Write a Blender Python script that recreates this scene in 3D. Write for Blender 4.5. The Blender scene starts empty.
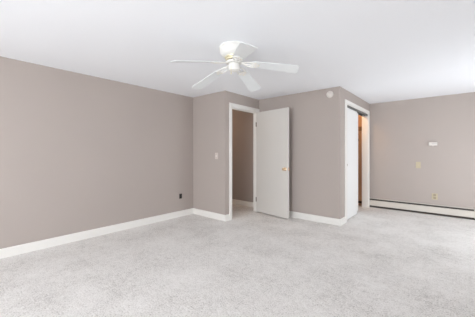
import bpy, bmesh, math, random
from mathutils import Vector, Matrix
random.seed(4)
R = math.radians
S = bpy.context.scene
COL = S.collection

# ------------------------------------------------------------------ camera, sky, light, exposure
CAM_H = 1.195
cd = bpy.data.cameras.new('camera'); cam = bpy.data.objects.new('camera', cd); COL.objects.link(cam)
cam.location = (0, 0, CAM_H); cam.rotation_euler = (R(90), 0, R(40.337))
cd.sensor_width = 36; cd.lens = 36*252.6/475; cd.shift_y = -5.5/475; cd.clip_start = .02
S.camera = cam

wd = bpy.data.worlds.new('daylight'); S.world = wd; wd.use_nodes = True
bg = wd.node_tree.nodes['Background']; bg.inputs[0].default_value = (.80, .90, 1, 1); bg.inputs[1].default_value = 1.0

def area(name, loc, rot, sx, sy, power, col):
    l = bpy.data.lights.new(name, 'AREA'); l.shape = 'RECTANGLE'; l.size = sx; l.size_y = sy
    l.energy = power; l.color = col
    o = bpy.data.objects.new(name, l); COL.objects.link(o); o.location = loc; o.rotation_euler = rot
    return o
# daylight lamps outside the unseen right and front windows, tilted up to brighten the ceiling
area('daylight_right_window', (1.50, 4.75, .86), (R(112), 0, R(90)), 2.0, 1.45, 46, (.945, .97, 1))
area('daylight_front_window', (-.80, -3.40, .90), (R(97), 0, 0), 3.0, 1.6, 246, (.945, .97, 1))

S.view_settings.view_transform = 'Standard'; S.view_settings.look = 'None'
S.view_settings.gamma = 1; S.view_settings.use_curve_mapping = False
S.view_settings.exposure = 0.0
S.cycles.max_bounces = 14; S.cycles.diffuse_bounces = 10; S.cycles.transparent_max_bounces = 12
S.cycles.sample_clamp_indirect = 6

# ------------------------------------------------------------------ materials
def mat(name, col, rough=.5, metal=0, bump=None, vary=None, spec=.5):
    m = bpy.data.materials.new(name); m.use_nodes = True
    nt = m.node_tree; b = nt.nodes['Principled BSDF']
    b.inputs['Base Color'].default_value = (*col, 1); b.inputs['Roughness'].default_value = rough
    b.inputs['Metallic'].default_value = metal; b.inputs['Specular IOR Level'].default_value = spec
    tc = nt.nodes.new('ShaderNodeTexCoord')
    if vary:
        sc, amt = vary
        n = nt.nodes.new('ShaderNodeTexNoise'); n.inputs['Scale'].default_value = sc; n.inputs['Detail'].default_value = 4
        nt.links.new(tc.outputs['Object'], n.inputs['Vector'])
        r = nt.nodes.new('ShaderNodeValToRGB')
        r.color_ramp.elements[0].position = .3; r.color_ramp.elements[1].position = .7
        r.color_ramp.elements[0].color = (*[c*(1-amt) for c in col], 1)
        r.color_ramp.elements[1].color = (*[min(1, c*(1+amt)) for c in col], 1)
        nt.links.new(n.outputs['Fac'], r.inputs['Fac']); nt.links.new(r.outputs['Color'], b.inputs['Base Color'])
    if bump:
        sc, st, dist = bump
        n = nt.nodes.new('ShaderNodeTexNoise'); n.inputs['Scale'].default_value = sc; n.inputs['Detail'].default_value = 3
        nt.links.new(tc.outputs['Object'], n.inputs['Vector'])
        bp = nt.nodes.new('ShaderNodeBump'); bp.inputs['Strength'].default_value = st; bp.inputs['Distance'].default_value = dist
        nt.links.new(n.outputs['Fac'], bp.inputs['Height']); nt.links.new(bp.outputs['Normal'], b.inputs['Normal'])
    return m

M_WALL = mat('taupe_wall_paint', (.445, .395, .366), .75, bump=(180, .12, .002), vary=(1.3, .012), spec=.3)
M_CEIL = mat('white_ceiling_paint', (.885, .907, .94), .9, bump=(70, .25, .004), spec=.2)
M_TRIM = mat('white_trim_paint', (.83, .82, .79), .38, bump=(40, .03, .002))
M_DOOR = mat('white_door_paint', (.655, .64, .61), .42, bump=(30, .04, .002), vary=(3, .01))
M_SLIDER = mat('white_slider_paint', (.86, .87, .87), .45, bump=(30, .03, .002))
M_FAN = mat('white_fan_enamel', (.82, .82, .79), .32, vary=(8, .01))
M_BLADE = mat('white_blade_laminate', (.76, .79, .80), .42, vary=(14, .012))
M_BRASS = mat('polished_brass', (.74, .56, .37), .28, 1, vary=(20, .04))
M_GOLD = mat('pale_gold_ring', (.86, .80, .60), .35, .5, vary=(20, .03))
M_DARK = mat('dark_hinge_metal', (.16, .14, .12), .45, .6, vary=(30, .1))
M_TRACK = mat('grey_track_metal', (.20, .205, .20), .45, .5, vary=(20, .08))
M_BLACK = mat('black_plastic', (.018, .017, .016), .35, vary=(40, .2))
M_IVORY = mat('ivory_plastic', (.52, .46, .31), .4, vary=(30, .03))
M_TAN = mat('tan_receptacle_plastic', (.36, .30, .22), .45, vary=(30, .05))
M_WHITEP = mat('white_plastic', (.84, .82, .79), .4, vary=(30, .01))
M_THERM = mat('off_white_thermostat_plastic', (.70, .66, .62), .45, vary=(30, .01))
M_GREYP = mat('grey_display_plastic', (.45, .43, .40), .3, vary=(30, .03))
M_SWITCH = mat('pale_switch_plastic', (.62, .56, .52), .4, vary=(30, .02))
M_HEAT = mat('off_white_heater_enamel', (.62, .585, .53), .4, bump=(20, .03, .002), vary=(4, .02))
M_SLOT = mat('heater_interior_shade', (.05, .042, .035), .6, vary=(30, .2))  # near-black colour carries the shade in the heater gaps
M_WOOD = mat('dark_stained_wood', (.07, .035, .02), .5, vary=(18, .25))
M_SHELF = mat('brown_shelf_wood', (.30, .17, .10), .5, vary=(14, .2))
M_CLOSET = mat('orange_tan_closet_paint', (.56, .37, .25), .8, bump=(120, .1, .002), vary=(2, .02))
M_BULB = mat('frosted_glass_bulb', (.9, .85, .75), .4, vary=(10, .01))

def carpet():
    m = bpy.data.materials.new('pale_grey_carpet'); m.use_nodes = True
    nt = m.node_tree; N = nt.nodes; L = nt.links; b = N['Principled BSDF']
    b.inputs['Roughness'].default_value = 1; b.inputs['Specular IOR Level'].default_value = .05
    b.inputs['Sheen Weight'].default_value = .15
    tc = N.new('ShaderNodeTexCoord')
    def noise(sc, det, rough=.6):
        n = N.new('ShaderNodeTexNoise'); n.inputs['Scale'].default_value = sc; n.inputs['Detail'].default_value = det
        n.inputs['Roughness'].default_value = rough; L.new(tc.outputs['Object'], n.inputs['Vector']); return n
    fine, mid, big = noise(85, 3), noise(20, 3), noise(2.2, 4)
    def mul(a, k):
        x = N.new('ShaderNodeMath'); x.operation = 'MULTIPLY'; L.new(a, x.inputs[0]); x.inputs[1].default_value = k; return x.outputs[0]
    def add(a, c):
        x = N.new('ShaderNodeMath'); x.operation = 'ADD'; L.new(a, x.inputs[0]); L.new(c, x.inputs[1]); return x.outputs[0]
    f = add(add(mul(fine.outputs['Fac'], .54), mul(mid.outputs['Fac'], .20)), mul(big.outputs['Fac'], .26))
    r = N.new('ShaderNodeValToRGB'); e = r.color_ramp.elements
    e[0].position = .37; e[0].color = (.45, .432, .408, 1)
    e[1].position = .60; e[1].color = (.88, .865, .845, 1)
    x = e.new(.48); x.color = (.745, .725, .70, 1)
    L.new(f, r.inputs['Fac']); L.new(r.outputs['Color'], b.inputs['Base Color'])
    bp = N.new('ShaderNodeBump'); bp.inputs['Strength'].default_value = .7; bp.inputs['Distance'].default_value = .012
    L.new(f, bp.inputs['Height']); L.new(bp.outputs['Normal'], b.inputs['Normal'])
    return m
M_CARPET = carpet()

def glass():
    m = bpy.data.materials.new('clear_window_glass'); m.use_nodes = True
    nt = m.node_tree; nt.nodes.clear()
    o = nt.nodes.new('ShaderNodeOutputMaterial'); mx = nt.nodes.new('ShaderNodeMixShader')
    t = nt.nodes.new('ShaderNodeBsdfTransparent'); g = nt.nodes.new('ShaderNodeBsdfGlossy'); g.inputs['Roughness'].default_value = .02
    mx.inputs[0].default_value = .06
    nt.links.new(t.outputs[0], mx.inputs[1]); nt.links.new(g.outputs[0], mx.inputs[2]); nt.links.new(mx.outputs[0], o.inputs[0])
    return m
M_GLASS = glass()

# ------------------------------------------------------------------ mesh helpers
def bm_new(): return bmesh.new()
def box(bm, a, b, bev=0, seg=2):
    """axis-aligned box between two corners, edges optionally rounded"""
    t = bmesh.new(); bmesh.ops.create_cube(t, size=1)
    a = Vector(a); b = Vector(b); s = b-a
    for v in t.verts: v.co = Vector((a.x+(v.co.x+.5)*s.x, a.y+(v.co.y+.5)*s.y, a.z+(v.co.z+.5)*s.z))
    if bev: bmesh.ops.bevel(t, geom=t.edges[:], offset=bev, segments=seg, profile=.5, affect='EDGES')
    bmesh.ops.recalc_face_normals(t, faces=t.faces[:])
    merge(bm, t)
def merge(bm, t, mtx=None):
    me = bpy.data.meshes.new('t')
    if mtx is not None: t.transform(mtx)
    t.to_mesh(me); t.free(); bm.from_mesh(me); bpy.data.meshes.remove(me)
def lathe(bm, prof, seg=40, mtx=None):
    """profile [(r, z)...] spun about local Z"""
    t = bmesh.new(); rings = []
    for r, z in prof:
        if r < 1e-6: rings.append([t.verts.new((0, 0, z))])
        else: rings.append([t.verts.new((r*math.cos(2*math.pi*k/seg), r*math.sin(2*math.pi*k/seg), z)) for k in range(seg)])
    for A, B in zip(rings, rings[1:]):
        for k in range(seg):
            q = [A[k % len(A)], A[(k+1) % len(A)], B[(k+1) % len(B)], B[k % len(B)]]
            u = []
            for v in q:
                if v not in u: u.append(v)
            if len(u) > 2:
                try: t.faces.new(u)
                except ValueError: pass
    bmesh.ops.recalc_face_normals(t, faces=t.faces[:])
    merge(bm, t, mtx)
def tube(bm, pts, r, seg=10):
    pts = [Vector(p) for p in pts]; t = bmesh.new(); rings = []
    for i, p in enumerate(pts):
        d = (pts[min(i+1, len(pts)-1)]-pts[max(i-1, 0)]).normalized()
        up = Vector((0, 0, 1)) if abs(d.z) < .9 else Vector((1, 0, 0))
        x = d.cross(up).normalized(); y = d.cross(x)
        rings.append([t.verts.new(p+(x*math.cos(2*math.pi*k/seg)+y*math.sin(2*math.pi*k/seg))*r) for k in range(seg)])
    for A, B in zip(rings, rings[1:]):
        for k in range(seg): t.faces.new((A[k], A[(k+1) % seg], B[(k+1) % seg], B[k]))
    t.faces.new(rings[0]); t.faces.new(rings[-1])
    bmesh.ops.recalc_face_normals(t, faces=t.faces[:]); merge(bm, t)
def prism(bm, outline, axis, a, b, bev=0):
    """closed 2-D outline extruded along axis from a to b"""
    t = bmesh.new(); i = 'xyz'.index(axis)
    def P(u, v, w):
        c = [u, v]; c.insert(i, w); return c
    A = [t.verts.new(P(u, v, a)) for u, v in outline]; B = [t.verts.new(P(u, v, b)) for u, v in outline]
    n = len(A); t.faces.new(A); t.faces.new(B)
    for k in range(n): t.faces.new((A[k], A[(k+1) % n], B[(k+1) % n], B[k]))
    bmesh.ops.recalc_face_normals(t, faces=t.faces[:])
    if bev: bmesh.ops.bevel(t, geom=t.edges[:], offset=bev, segments=2, profile=.5, affect='EDGES')
    merge(bm, t)
def obj(name, bm, m, parent=None, smooth=False, loc=None):
    me = bpy.data.meshes.new(name)
    if loc is not None: bm.transform(Matrix.Translation(-Vector(loc)))
    bm.to_mesh(me); bm.free(); me.materials.append(m)
    if smooth:
        for p in me.polygons: p.use_smooth = True
        try: me.set_sharp_from_angle(angle=R(40))
        except Exception: pass
    o = bpy.data.objects.new(name, me); COL.objects.link(o)
    if loc is not None: o.location = loc
    if parent is not None:
        o.parent = parent
        if loc is not None: o.location = Vector(loc)-parent.location
    return o
def tag(o, label, cat=None, group=None, kind=None):
    o['label'] = label
    if cat: o['category'] = cat
    if group: o['group'] = group
    if kind: o['kind'] = kind
    return o
def struct(name, bm, m, label, cat): return tag(obj(name, bm, m), label, cat, kind='structure')
def thing(name, loc, label, cat, group=None):
    o = bpy.data.objects.new(name, None); COL.objects.link(o); o.location = loc; o.empty_display_size = .1
    return tag(o, label, cat, group)
def part(name, bm, m, parent, smooth=False, base=None):
    """part built in world coordinates, hung under its thing"""
    base = Vector(base) if base is not None else parent.location
    bm.transform(Matrix.Translation(-base))
    me = bpy.data.meshes.new(name); bm.to_mesh(me); bm.free(); me.materials.append(m)
    if smooth:
        for p in me.polygons: p.use_smooth = True
        try: me.set_sharp_from_angle(angle=R(40))
        except Exception: pass
    o = bpy.data.objects.new(name, me); COL.objects.link(o); o.parent = parent
    return o
def boxes(*bs):
    bm = bm_new()
    for b in bs: box(bm, *b)
    return bm

# ------------------------------------------------------------------ room shell
H = 2.29
XL, YB, XC, YD, XE, YF = -3.90, 3.238, -3.03, 4.25, -1.40, 6.21
XR, YN, T = 1.35, -3.2, .12
TC = .085    # thinner partition around the hall doorway
HY, HX = 4.47, -5.1            # far side and far end of the hall behind the doorway
DY0, DY1, DH = 3.40, 4.19, 2.03    # hall doorway along the doorway wall
CY0, CY1, CH = 4.57, 6.06, 2.055     # closet opening
CB = -2.06                          # back of the closet

struct('floor', boxes(((HX-T, YN-T, -.10), (XR+T, YF+T, 0))), M_CARPET, 'pale grey cut pile carpet over the whole floor', 'floor')
struct('ceiling', boxes(((HX-T, YN-T, H), (XR+T, YF+T, H+.10))), M_CEIL, 'flat white ceiling above the ceiling fan', 'ceiling')
struct('wall_left', boxes(((XL-T, YN-T, 0), (XL, YB+T, H))), M_WALL, 'long bare taupe wall on the left with the black outlet', 'wall')
struct('wall_left_back', boxes(((XL, YB, 0), (XC-TC, YB+T, H)), ((HX, YB, 0), (XL-T, YB+T, H))), M_WALL, 'short taupe wall with the light switch left of the open door', 'wall')
struct('wall_doorway', boxes(((XC-TC, YB, 0), (XC, DY0, H)), ((XC-TC, DY1, 0), (XC, HY, H)), ((XC-TC, DY0, DH), (XC, DY1, H))), M_WALL, 'narrow taupe wall around the hall doorway', 'wall')
struct('wall_center', boxes(((XC, YD, 0), (XE, YD+T, H))), M_WALL, 'taupe wall behind the open white door with the smoke detector', 'wall')
struct('wall_closet', boxes(((XE-T, YD+T, 0), (XE, CY0, H)), ((XE-T, CY1, 0), (XE, YF, H)), ((XE-T, CY0, CH), (XE, CY1, H))), M_WALL, 'taupe wall around the closet opening', 'wall')
struct('wall_back', boxes(((XE-T, YF, 0), (XR+T, YF+T, H))), M_WALL, 'far taupe wall on the right above the baseboard heater', 'wall')
struct('wall_hall_back', boxes(((HX, HY, 0), (XC, HY+T, H))), M_WALL, 'shaded hall wall seen through the doorway', 'wall')
struct('wall_hall_end', boxes(((HX-T, YB, 0), (HX, HY+T, H))), M_WALL, 'end wall of the hall beyond the doorway', 'wall')
struct('wall_closet_end', boxes(((CB-T, YF, 0), (XE-T, YF+T, H))), M_CLOSET, 'orange tan end wall inside the closet', 'wall')
struct('wall_closet_back', boxes(((CB-T, YD+T, 0), (CB, YF, H))), M_CLOSET, 'back wall inside the closet', 'wall')

# right wall and wall behind the camera, unseen windows placed and sized for lighting
W1 = (3.75, 5.75, .12, 1.62)      # along y, z
W2 = (-2.30, .70, .12, 1.72)     # along x, z
struct('wall_right', boxes(((XR, YN, 0), (XR+T, W1[0], H)), ((XR, W1[1], 0), (XR+T, YF, H)), ((XR, W1[0], 0), (XR+T, W1[1], W1[2])), ((XR, W1[0], W1[3]), (XR+T, W1[1], H))), M_WALL, 'taupe wall to the right with a window', 'wall')
struct('wall_front', boxes(((XL, YN-T, 0), (W2[0], YN, H)), ((W2[1], YN-T, 0), (XR+T, YN, H)), ((W2[0], YN-T, 0), (W2[1], YN, W2[2])), ((W2[0], YN-T, W2[3]), (W2[1], YN, H))), M_WALL, 'taupe wall behind the camera with a wide window', 'wall')
def window(name, axis, a0, a1, z0, z1, p0, p1, label):
    def B(u0, u1, w0, w1, q0=p0, q1=p1):
        return ((q0, u0, w0), (q1, u1, w1)) if axis == 'y' else ((u0, q0, w0), (u1, q1, w1))
    f = .045; mid = (z0+z1)/2; um = (a0+a1)/2
    bm = boxes(B(a0, a1, z0, z0+f), B(a0, a1, z1-f, z1), B(a0, a0+f, z0+f, z1-f), B(a1-f, a1, z0+f, z1-f),
               B(um-.03, um+.03, z0+f, z1-f), B(a0+f, um-.03, mid-.02, mid+.02), B(um+.03, a1-f, mid-.02, mid+.02))
    w = struct(name, bm, M_TRIM, label, 'window')
    pm = (p0+p1)/2
    obj('window_pane', boxes(B(a0+f, a1-f, z0+f, z1-f, pm-.003, pm+.003)), M_GLASS, w)
window('window_1', 'y', *W1, XR+.03, XR+.09, 'white double window in the right wall')
window('window_2', 'x', *W2, YN-.09, YN-.03, 'wide white window behind the camera')

# baseboards: a board with a rounded top edge
def bboard(name, axis, a0, a1, p, n, label, h=.108, t=.014, m=M_TRIM):
    q = p+n*t; c = t*.6
    out = [(p, 0), (q, 0), (q, h-c*1.6), (p+n*(t-c), h), (p, h)]
    bm = bm_new()
    if axis == 'y':
        prism(bm, out, 'y', a0, a1)
    else:
        prism(bm, out, 'x', a0, a1)
    return struct(name, bm, m, label, 'baseboard')
bboard('baseboard_left', 'y', YN+.014, YB, XL, 1, 'long white baseboard along the left wall')
bboard('baseboard_left_back', 'x', XL+.014, XC, YB, -1, 'white baseboard below the light switch')
bboard('baseboard_doorway', 'y', YB-.014, DY0-.066, XC, 1, 'tiny white baseboard return left of the door casing')
bboard('baseboard_center', 'x', XC+.018, XE, YD, -1, 'white baseboard behind the open door and along the wall to its right')
bboard('baseboard_closet', 'y', YD-.014, CY0-.092, XE, 1, 'short white baseboard between the wall corner and closet casing')
bboard('baseboard_hall', 'x', HX, XC-TC, HY, -1, 'white baseboard in the hall seen through the doorway')

# hall door casing and jamb
x0, x1 = XC, XC+.016
cw = .065
bm = boxes(((x0, DY0-cw, 0), (x1, DY0, DH+cw), .004), ((x0, DY1, 0), (x1, YD, DH+cw), .004), ((x0, DY0, DH), (x1, DY1, DH+cw), .004),
           ((XC-TC-.002, DY0, 0), (XC+.004, DY0+.016, DH), .002), ((XC-TC-.002, DY1-.016, 0), (XC+.004, DY1, DH), .002),
           ((XC-TC-.002, DY0+.016, DH-.016), (XC+.004, DY1-.016, DH), .002),
           ((XC-.065, DY0+.016, 0), (XC-.04, DY0+.026, DH-.016), .002), ((XC-.065, DY0+.026, DH-.026), (XC-.04, DY1-.016, DH-.016), .002))
struct('trim_1', bm, M_TRIM, 'white casing around the hall doorway', 'trim')
# closet casing and jamb
x0, x1 = XE, XE+.018
bm = boxes(((x0, CY0-.092, 0), (x1, CY0, CH+.06), .004), ((x0, CY1, 0), (x1, YF-.085, CH+.06), .004), ((x0, CY0, CH), (x1, CY1, CH+.06), .004),
           ((XE-T-.002, CY0, 0), (XE+.004, CY0+.016, CH), .002), ((XE-T-.002, CY1-.016, 0), (XE+.004, CY1, CH), .002),
           ((XE-T-.002, CY0+.016, CH-.014), (XE+.004, CY1-.016, CH), .002))
struct('trim_2', bm, M_TRIM, 'white casing around the closet opening', 'trim')
# head track of the sliding closet doors
bm = boxes(((XE-.112, CY0+.017, CH-.02), (XE-.004, CY1-.017, CH-.014)), ((XE-.008, CY0+.017, CH-.058), (XE-.003, CY1-.017, CH-.02)),
           ((XE-.056, CY0+.017, CH-.05), (XE-.052, CY1-.017, CH-.02)), ((XE-.112, CY0+.017, CH-.05), (XE-.108, CY1-.017, CH-.02)))
struct('trim_3', bm, M_TRACK, 'dark grey metal track at the head of the closet opening', 'track')

# ------------------------------------------------------------------ doors
# open hall door: hinge line at the right jamb, swung about 81 degrees into the room
HXp, HYp, ANG, LEAF = XC+.02, 4.171, R(-9), .80
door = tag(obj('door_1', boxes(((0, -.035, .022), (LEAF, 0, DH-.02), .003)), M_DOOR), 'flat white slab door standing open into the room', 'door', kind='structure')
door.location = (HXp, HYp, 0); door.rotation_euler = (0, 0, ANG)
def child(name, bm, m, parent, smooth=True): return obj(name, bm, m, parent, smooth)
for face, yy in ((-1, -.035), (1, 0)):
    bm = bm_new()
    mx = Matrix.Translation((LEAF-.065, yy, .905)) @ Matrix.Rotation(R(90)*(1 if face < 0 else -1), 4, 'X')
    lathe(bm, [(0, 0), (.033, 0), (.034, .003), (.030, .007), (.016, .010), (.012, .014), (.011, .030), (.016, .034), (.025, .041), (.028, .049), (.027, .056), (.021, .063), (.010, .066), (0, .0665)], 28, mx)
    k = child('door_knob', bm, M_BRASS, door); k['label'] = 'round brass door knob'
bm = boxes(((LEAF-.001, -.030, .875), (LEAF+.0015, -.005, .935), .0005)); child('latch_plate', bm, M_BRASS, door, False)
for z in (.26, 1.77):
    bm = bm_new(); tube(bm, [(-.004, -.037, z-.045), (-.004, -.037, z+.045)], .006)
    box(bm, (-.001, -.037, z-.044), (.010, -.0345, z+.044))
    h = child('hinge', bm, M_DARK, door, False); h['label'] = 'dark metal hinge'

# two sliding closet panels, both pushed to the left
def slider(name, x, y0, y1, label, pull):
    d = struct(name, boxes(((x-.016, y0, .012), (x+.016, y1, CH-.045), .003)), M_SLIDER, label, 'door')
    if pull is not None:
        bm = bm_new(); mx = Matrix.Translation((x+.016, pull, .985)) @ Matrix.Rotation(R(90), 4, 'Y')
        lathe(bm, [(0, .001), (.016, .001), (.019, .004), (.024, .005), (.026, .003), (.026, 0)], 24, mx)
        p = obj('finger_pull', bm, M_TAN, d, True); p['label'] = 'round recessed finger pull'
slider('door_2', XE-.028, CY0+.018, CY0+.70, 'front white sliding closet panel pushed to the left', CY0+.075)
slider('door_3', XE-.082, CY0+.30, CY0+.98, 'rear white sliding closet panel showing behind the front panel', None)

# ------------------------------------------------------------------ closet fittings
sh = thing('closet_shelf', (CB, YF, 1.78), 'brown shelf inside the closet below the orange wall', 'shelf')
part('shelf_board', boxes(((CB, YD+T+.01, 1.775), (-1.74, YF-.001, 1.795), .002), ((-1.74, YF-.02, 1.775), (XE-T-.03, YF-.001, 1.795), .002)), M_SHELF, sh)
part('wall_cleat', boxes(((CB, YF-.02, 1.70), (XE-T-.03, YF-.001, 1.774), .002)), M_SHELF, sh)
rd = thing('closet_rod', (-1.63, YF, 1.50), 'hanging rod on a dark socket low below the closet shelf', 'rod')
bm = bm_new(); tube(bm, [(-1.66, YD+T+.01, 1.50), (-1.66, YF-.012, 1.50)], .014, 16); part('rod', bm, M_SHELF, rd, True)
bm = bm_new(); lathe(bm, [(0, 0), (.034, 0), (.034, .008), (.022, .012), (.020, .024), (0, .024)], 24, Matrix.Translation((-1.66, YF-.0005, 1.50)) @ Matrix.Rotation(R(90), 4, 'X'))
part('rod_socket', bm, M_WOOD, rd, True)['label'] = 'dark round rod socket'
bm = boxes(((-1.85, YF-.03, .055), (XE-T-.02, YF-.001, .10), .004))
tag(obj('wood_rail', bm, M_WOOD), 'dark wooden rail low on the closet end wall', 'rail')
# bare bulb on the closet ceiling
cb = thing('closet_lamp', (-1.64, 5.35, H), 'bare bulb on the closet ceiling', 'lamp')
bm = bm_new(); lathe(bm, [(0, 0), (.055, 0), (.055, -.012), (.035, -.03), (.022, -.045), (0, -.045)], 28, Matrix.Translation((-1.64, 5.35, H))); part('lamp_base', bm, M_WHITEP, cb, True)
bm = bm_new(); lathe(bm, [(.014, -.045), (.016, -.058), (.026, -.078), (.030, -.095), (.025, -.112), (.012, -.122), (0, -.124)], 24, Matrix.Translation((-1.64, 5.35, H))); part('bulb', bm, M_BULB, cb, True)
l = bpy.data.lights.new('closet_bulb_light', 'POINT'); l.energy = 11; l.color = (1, .62, .30); l.shadow_soft_size = .03
lo = bpy.data.objects.new('closet_bulb_light', l); COL.objects.link(lo); lo.location = (-1.64, 5.35, H-.17)
# hall ceiling lamp, out of sight beyond the doorway
hl = thing('hall_lamp', (-4.8, 3.85, H), 'small round ceiling lamp in the hall', 'lamp')
bm = bm_new(); lathe(bm, [(0, 0), (.11, 0), (.11, -.02), (.10, -.025), (0, -.025)], 32, Matrix.Translation((-4.8, 3.85, H))); part('lamp_base', bm, M_WHITEP, hl, True)
bm = bm_new(); lathe(bm, [(.095, -.025), (.09, -.05), (.065, -.075), (.03, -.087), (0, -.09)], 32, Matrix.Translation((-4.8, 3.85, H))); part('lamp_shade', bm, M_BULB, hl, True)
l = bpy.data.lights.new('hall_lamp_light', 'POINT'); l.energy = 9.5; l.color = (1, .70, .46); l.shadow_soft_size = .06
lo = bpy.data.objects.new('hall_lamp_light', l); COL.objects.link(lo); lo.location = (-4.8, 3.85, H-.20)

# ------------------------------------------------------------------ baseboard heater on the back wall
HX0, HX1 = XE+.004, .405
ht = thing('baseboard_heater', ((HX0+HX1)/2, YF, 0), 'long low off white baseboard heater along the far wall', 'heater')
Y = YF
bm = bm_new(); prism(bm, [(Y-.001, .012), (Y-.006, .012), (Y-.006, .192), (Y-.030, .192), (Y-.034, .188), (Y-.034, .194), (Y-.030, .199), (Y-.001, .199)], 'x', HX0, HX1-.10)
part('back_panel', bm, M_HEAT, ht)
bm = bm_new(); prism(bm, [(Y-.058, .040), (Y-.066, .043), (Y-.066, .149), (Y-.052, .158), (Y-.050, .154), (Y-.062, .146), (Y-.062, .047), (Y-.058, .044)], 'x', HX0, HX1-.10)
part('front_cover', bm, M_HEAT, ht)
bm = boxes(((HX0+.002, Y-.050, .004), (HX1-.104, Y-.007, .03)), ((HX0+.002, Y-.048, .03), (HX1-.104, Y-.008, .180)))  # plain dark blocks: fins plus painted shade of the top slot and bottom gap
part('fins_and_shade', bm, M_SLOT, ht)['label'] = 'near-black block for the fins and the shade in the heater gaps'
bm = bm_new(); prism(bm, [(Y-.001, .012), (Y-.070, .030), (Y-.070, .158), (Y-.054, .170), (Y-.036, .201), (Y-.001, .201)], 'x', HX1-.10, HX1, .002)
part('end_cap', bm, M_HEAT, ht)
bm = boxes(((HX1-.099, Y-.050, .0), (HX1+.0, Y-.004, .020))); part('gap_shade', bm, M_SLOT, ht)  # dark strip painted as the shaded gap below the end cap

# ------------------------------------------------------------------ small wall fittings
def on_y(cx, cz, yw, name, label, cat): return thing(name, (cx, yw, cz), label, cat)
# light switch left of the doorway
sw = on_y(-3.245, 1.141, YB, 'light_switch', 'pale light switch on the short wall left of the doorway', 'switch')
part('switch_plate', boxes(((-3.281, YB-.006, 1.084), (-3.209, YB-.0005, 1.198), .002)), M_SWITCH, sw)
part('toggle', boxes(((-3.250, YB-.018, 1.130), (-3.240, YB-.006, 1.150), .002)), M_WHITEP, sw)
# ivory plate, outlet and thermostat on the far wall
pl = on_y(-.515, .953, YF, 'wall_plate', 'ivory wall plate below and left of the thermostat', 'wall plate')
part('plate', boxes(((-.555, YF-.007, .890), (-.475, YF-.0005, 1.016), .0025)), M_IVORY, pl)
part('toggle', boxes(((-.521, YF-.020, .942), (-.509, YF-.007, .964), .002)), M_IVORY, pl)
ot = on_y(-.255, .352, YF, 'wall_outlet', 'ivory wall outlet just above the baseboard heater', 'outlet')
part('cover_plate', boxes(((-.300, YF-.007, .292), (-.210, YF-.0005, .412), .0025)), M_IVORY, ot)
for z in (.325, .379):
    r = part('receptacle', boxes(((-.276, YF-.010, z-.021), (-.234, YF-.007, z+.021), .004)), M_TAN, ot)
    r['label'] = 'tan receptacle'
th = on_y(-.280, 1.372, YF, 'thermostat', 'white horizontal thermostat high on the far wall', 'thermostat')
part('body', boxes(((-.348, YF-.030, 1.338), (-.214, YF-.0005, 1.406), .006)), M_THERM, th)
part('display', boxes(((-.300, YF-.032, 1.366), (-.222, YF-.030, 1.378), .0008)), M_GREYP, th)
part('lever', boxes(((-.292, YF-.030, 1.328), (-.268, YF-.016, 1.334), .001)), M_WHITEP, th)
# black outlet on the left wall
bo = thing('wall_outlet', (XL, 2.935, .381), 'black uncovered wall outlet low on the long left wall', 'outlet')
part('cover_plate', boxes(((XL+.0005, 2.907, .336), (XL+.006, 2.963, .428), .002)), M_BLACK, bo)
for z in (.361, .403):
    part('receptacle', boxes(((XL+.006, 2.920, z-.016), (XL+.009, 2.950, z+.016), .004)), M_BLACK, bo)
# smoke detector
sd = thing('smoke_detector', (-1.566, YD, 2.181), 'round white smoke detector high near the wall corner', 'smoke detector')
mx = Matrix.Translation((-1.566, YD-.0005, 2.181)) @ Matrix.Rotation(R(90), 4, 'X')
bm = bm_new(); lathe(bm, [(0, 0), (.058, 0), (.058, .012), (.054, .015), (0, .015)], 40, mx); part('mounting_base', bm, M_THERM, sd, True)
bm = bm_new(); lathe(bm, [(.051, .015), (.051, .028), (.046, .036), (.034, .040), (.030, .038), (.026, .041), (0, .042)], 40, mx); part('cover', bm, M_THERM, sd, True)

# ------------------------------------------------------------------ ceiling fan
FX, FY = -1.723, 1.975
fan = thing('ceiling_fan', (FX, FY, H), 'white five blade ceiling fan mounted flush on the ceiling', 'fan')
def fl(name, prof, m, seg=48):
    bm = bm_new(); lathe(bm, [(r, z-H) for r, z in prof], seg); return obj(name, bm, m, fan, True)
fl('motor_housing', [(0, H), (.152, H), (.157, H-.006), (.156, H-.016), (.148, H-.020), (.147, H-.026), (.150, H-.034), (.143, H-.060), (.128, H-.084), (.108, H-.098), (.098, H-.101), (0, H-.101)], M_FAN)
fl('gold_ring', [(0, H-.101), (.094, H-.101), (.098, H-.106), (.096, H-.114), (.088, H-.117), (.083, H-.119), (.083, H-.122), (.088, H-.125), (.087, H-.132), (.080, H-.136), (0, H-.136)], M_GOLD)
fl('neck_shade', [(0, H-.136), (.060, H-.136), (.060, H-.146), (0, H-.146)], M_DARK)  # dark colour stands in for shade in the gap between ring and rotor
fl('rotor', [(0, H-.146), (.080, H-.146), (.086, H-.150), (.086, H-.162), (.080, H-.168), (0, H-.168)], M_FAN)
fl('switch_housing', [(0, H-.168), (.050, H-.168), (.058, H-.173), (.060, H-.185), (.060, H-.226), (.055, H-.238), (.044, H-.243), (.020, H-.246), (.014, H-.252), (0, H-.254)], M_FAN)
bm = bm_new()
tube(bm, [(.0135, -.052, -.205), (.0163, -.063, -.209), (.0175, -.067, -.218), (.0175, -.067, -.272)], .0024, 8)
lathe(bm, [(0, -.300), (.005, -.297), (.0065, -.286), (.004, -.275), (0, -.272)], 12, Matrix.Translation((.0175, -.067, 0)))
obj('pull_chain', bm, M_GOLD, fan, True)

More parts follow.
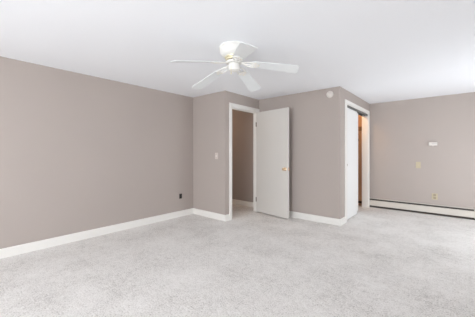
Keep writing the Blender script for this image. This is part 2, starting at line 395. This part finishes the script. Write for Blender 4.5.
def blade_mesh():
    """flat laminated blade: narrow root, wider tip with rounded corners; local +X is outward"""
    r0, r1 = .195, .660; w0, w1 = .056, .074; c = .030
    pts = [(r0+.010, -w0), (r0, -w0+.012), (r0, w0-.012), (r0+.010, w0)]
    for k in range(7):
        a = R(90-90*k/6); pts.append((r1-c+c*math.cos(a), w1-c+c*math.sin(a)))
    for k in range(7):
        a = R(-90*k/6); pts.append((r1-c+c*math.cos(a), -w1+c+c*math.sin(a)))
    bm = bm_new(); prism(bm, pts, 'z', -.003, .003); return bm
def iron_mesh():
    """ornate blade holder: arm from the rotor, splitting into two scrolls that meet on a plate under the blade"""
    bm = bm_new()
    box(bm, (.066, -.017, -.006), (.098, .017, .002), .002)
    for s in (-1, 1):
        tube(bm, [(.090, s*.006, -.003), (.112, s*.020, -.006), (.136, s*.036, -.008), (.162, s*.040, -.009), (.186, s*.030, -.009), (.206, s*.014, -.008)], .0062, 8)
        tube(bm, [(.162, s*.038, -.009), (.190, s*.046, -.009), (.220, s*.040, -.008)], .0055, 8)
    tube(bm, [(.090, 0, -.004), (.150, 0, -.009), (.206, 0, -.008)], .0065, 8)
    prism(bm, [(.200, -.022), (.212, -.044), (.232, -.048), (.250, -.028), (.268, -.012), (.272, 0), (.268, .012), (.250, .028), (.232, .048), (.212, .044), (.200, .022)], 'z', -.0085, -.0035, .001)
    return bm
def screw_mesh(x, y):
    bm = bm_new(); lathe(bm, [(0, -.0115), (.004, -.0108), (.0055, -.0085)], 10, Matrix.Translation((x, y, 0)))
    return bm
bl_me = blade_mesh(); ir_me = iron_mesh()
proto = None
ZH = H-.152
for k, (ztip, pitch) in enumerate(((2.030, -12), (1.985, -11), (1.965, -1), (2.025, -13), (2.04, -12))):
    droop = math.atan2(ZH-ztip, .672)
    if k == 0:
        b = obj('fan_blade', bl_me, M_BLADE, fan)
        ir = obj('blade_holder', ir_me, M_FAN, b, True); sc = [obj('screw', screw_mesh(*p), M_GOLD, b, True) for p in ((.222, -.030), (.222, .030), (.256, 0))]
        proto = (b, ir, *sc)
    else:
        b = proto[0].copy(); COL.objects.link(b); b.parent = fan
        for q in proto[1:]:
            c = q.copy(); COL.objects.link(c); c.parent = b
    mtx = Matrix.Translation((0, 0, ZH-H)) @ Matrix.Rotation(R(33.8+72*k), 4, 'Z') @ Matrix.Rotation(droop, 4, 'Y') @ Matrix.Rotation(R(pitch), 4, 'X')
    b.matrix_parent_inverse = Matrix.Identity(4); b.matrix_basis = mtx
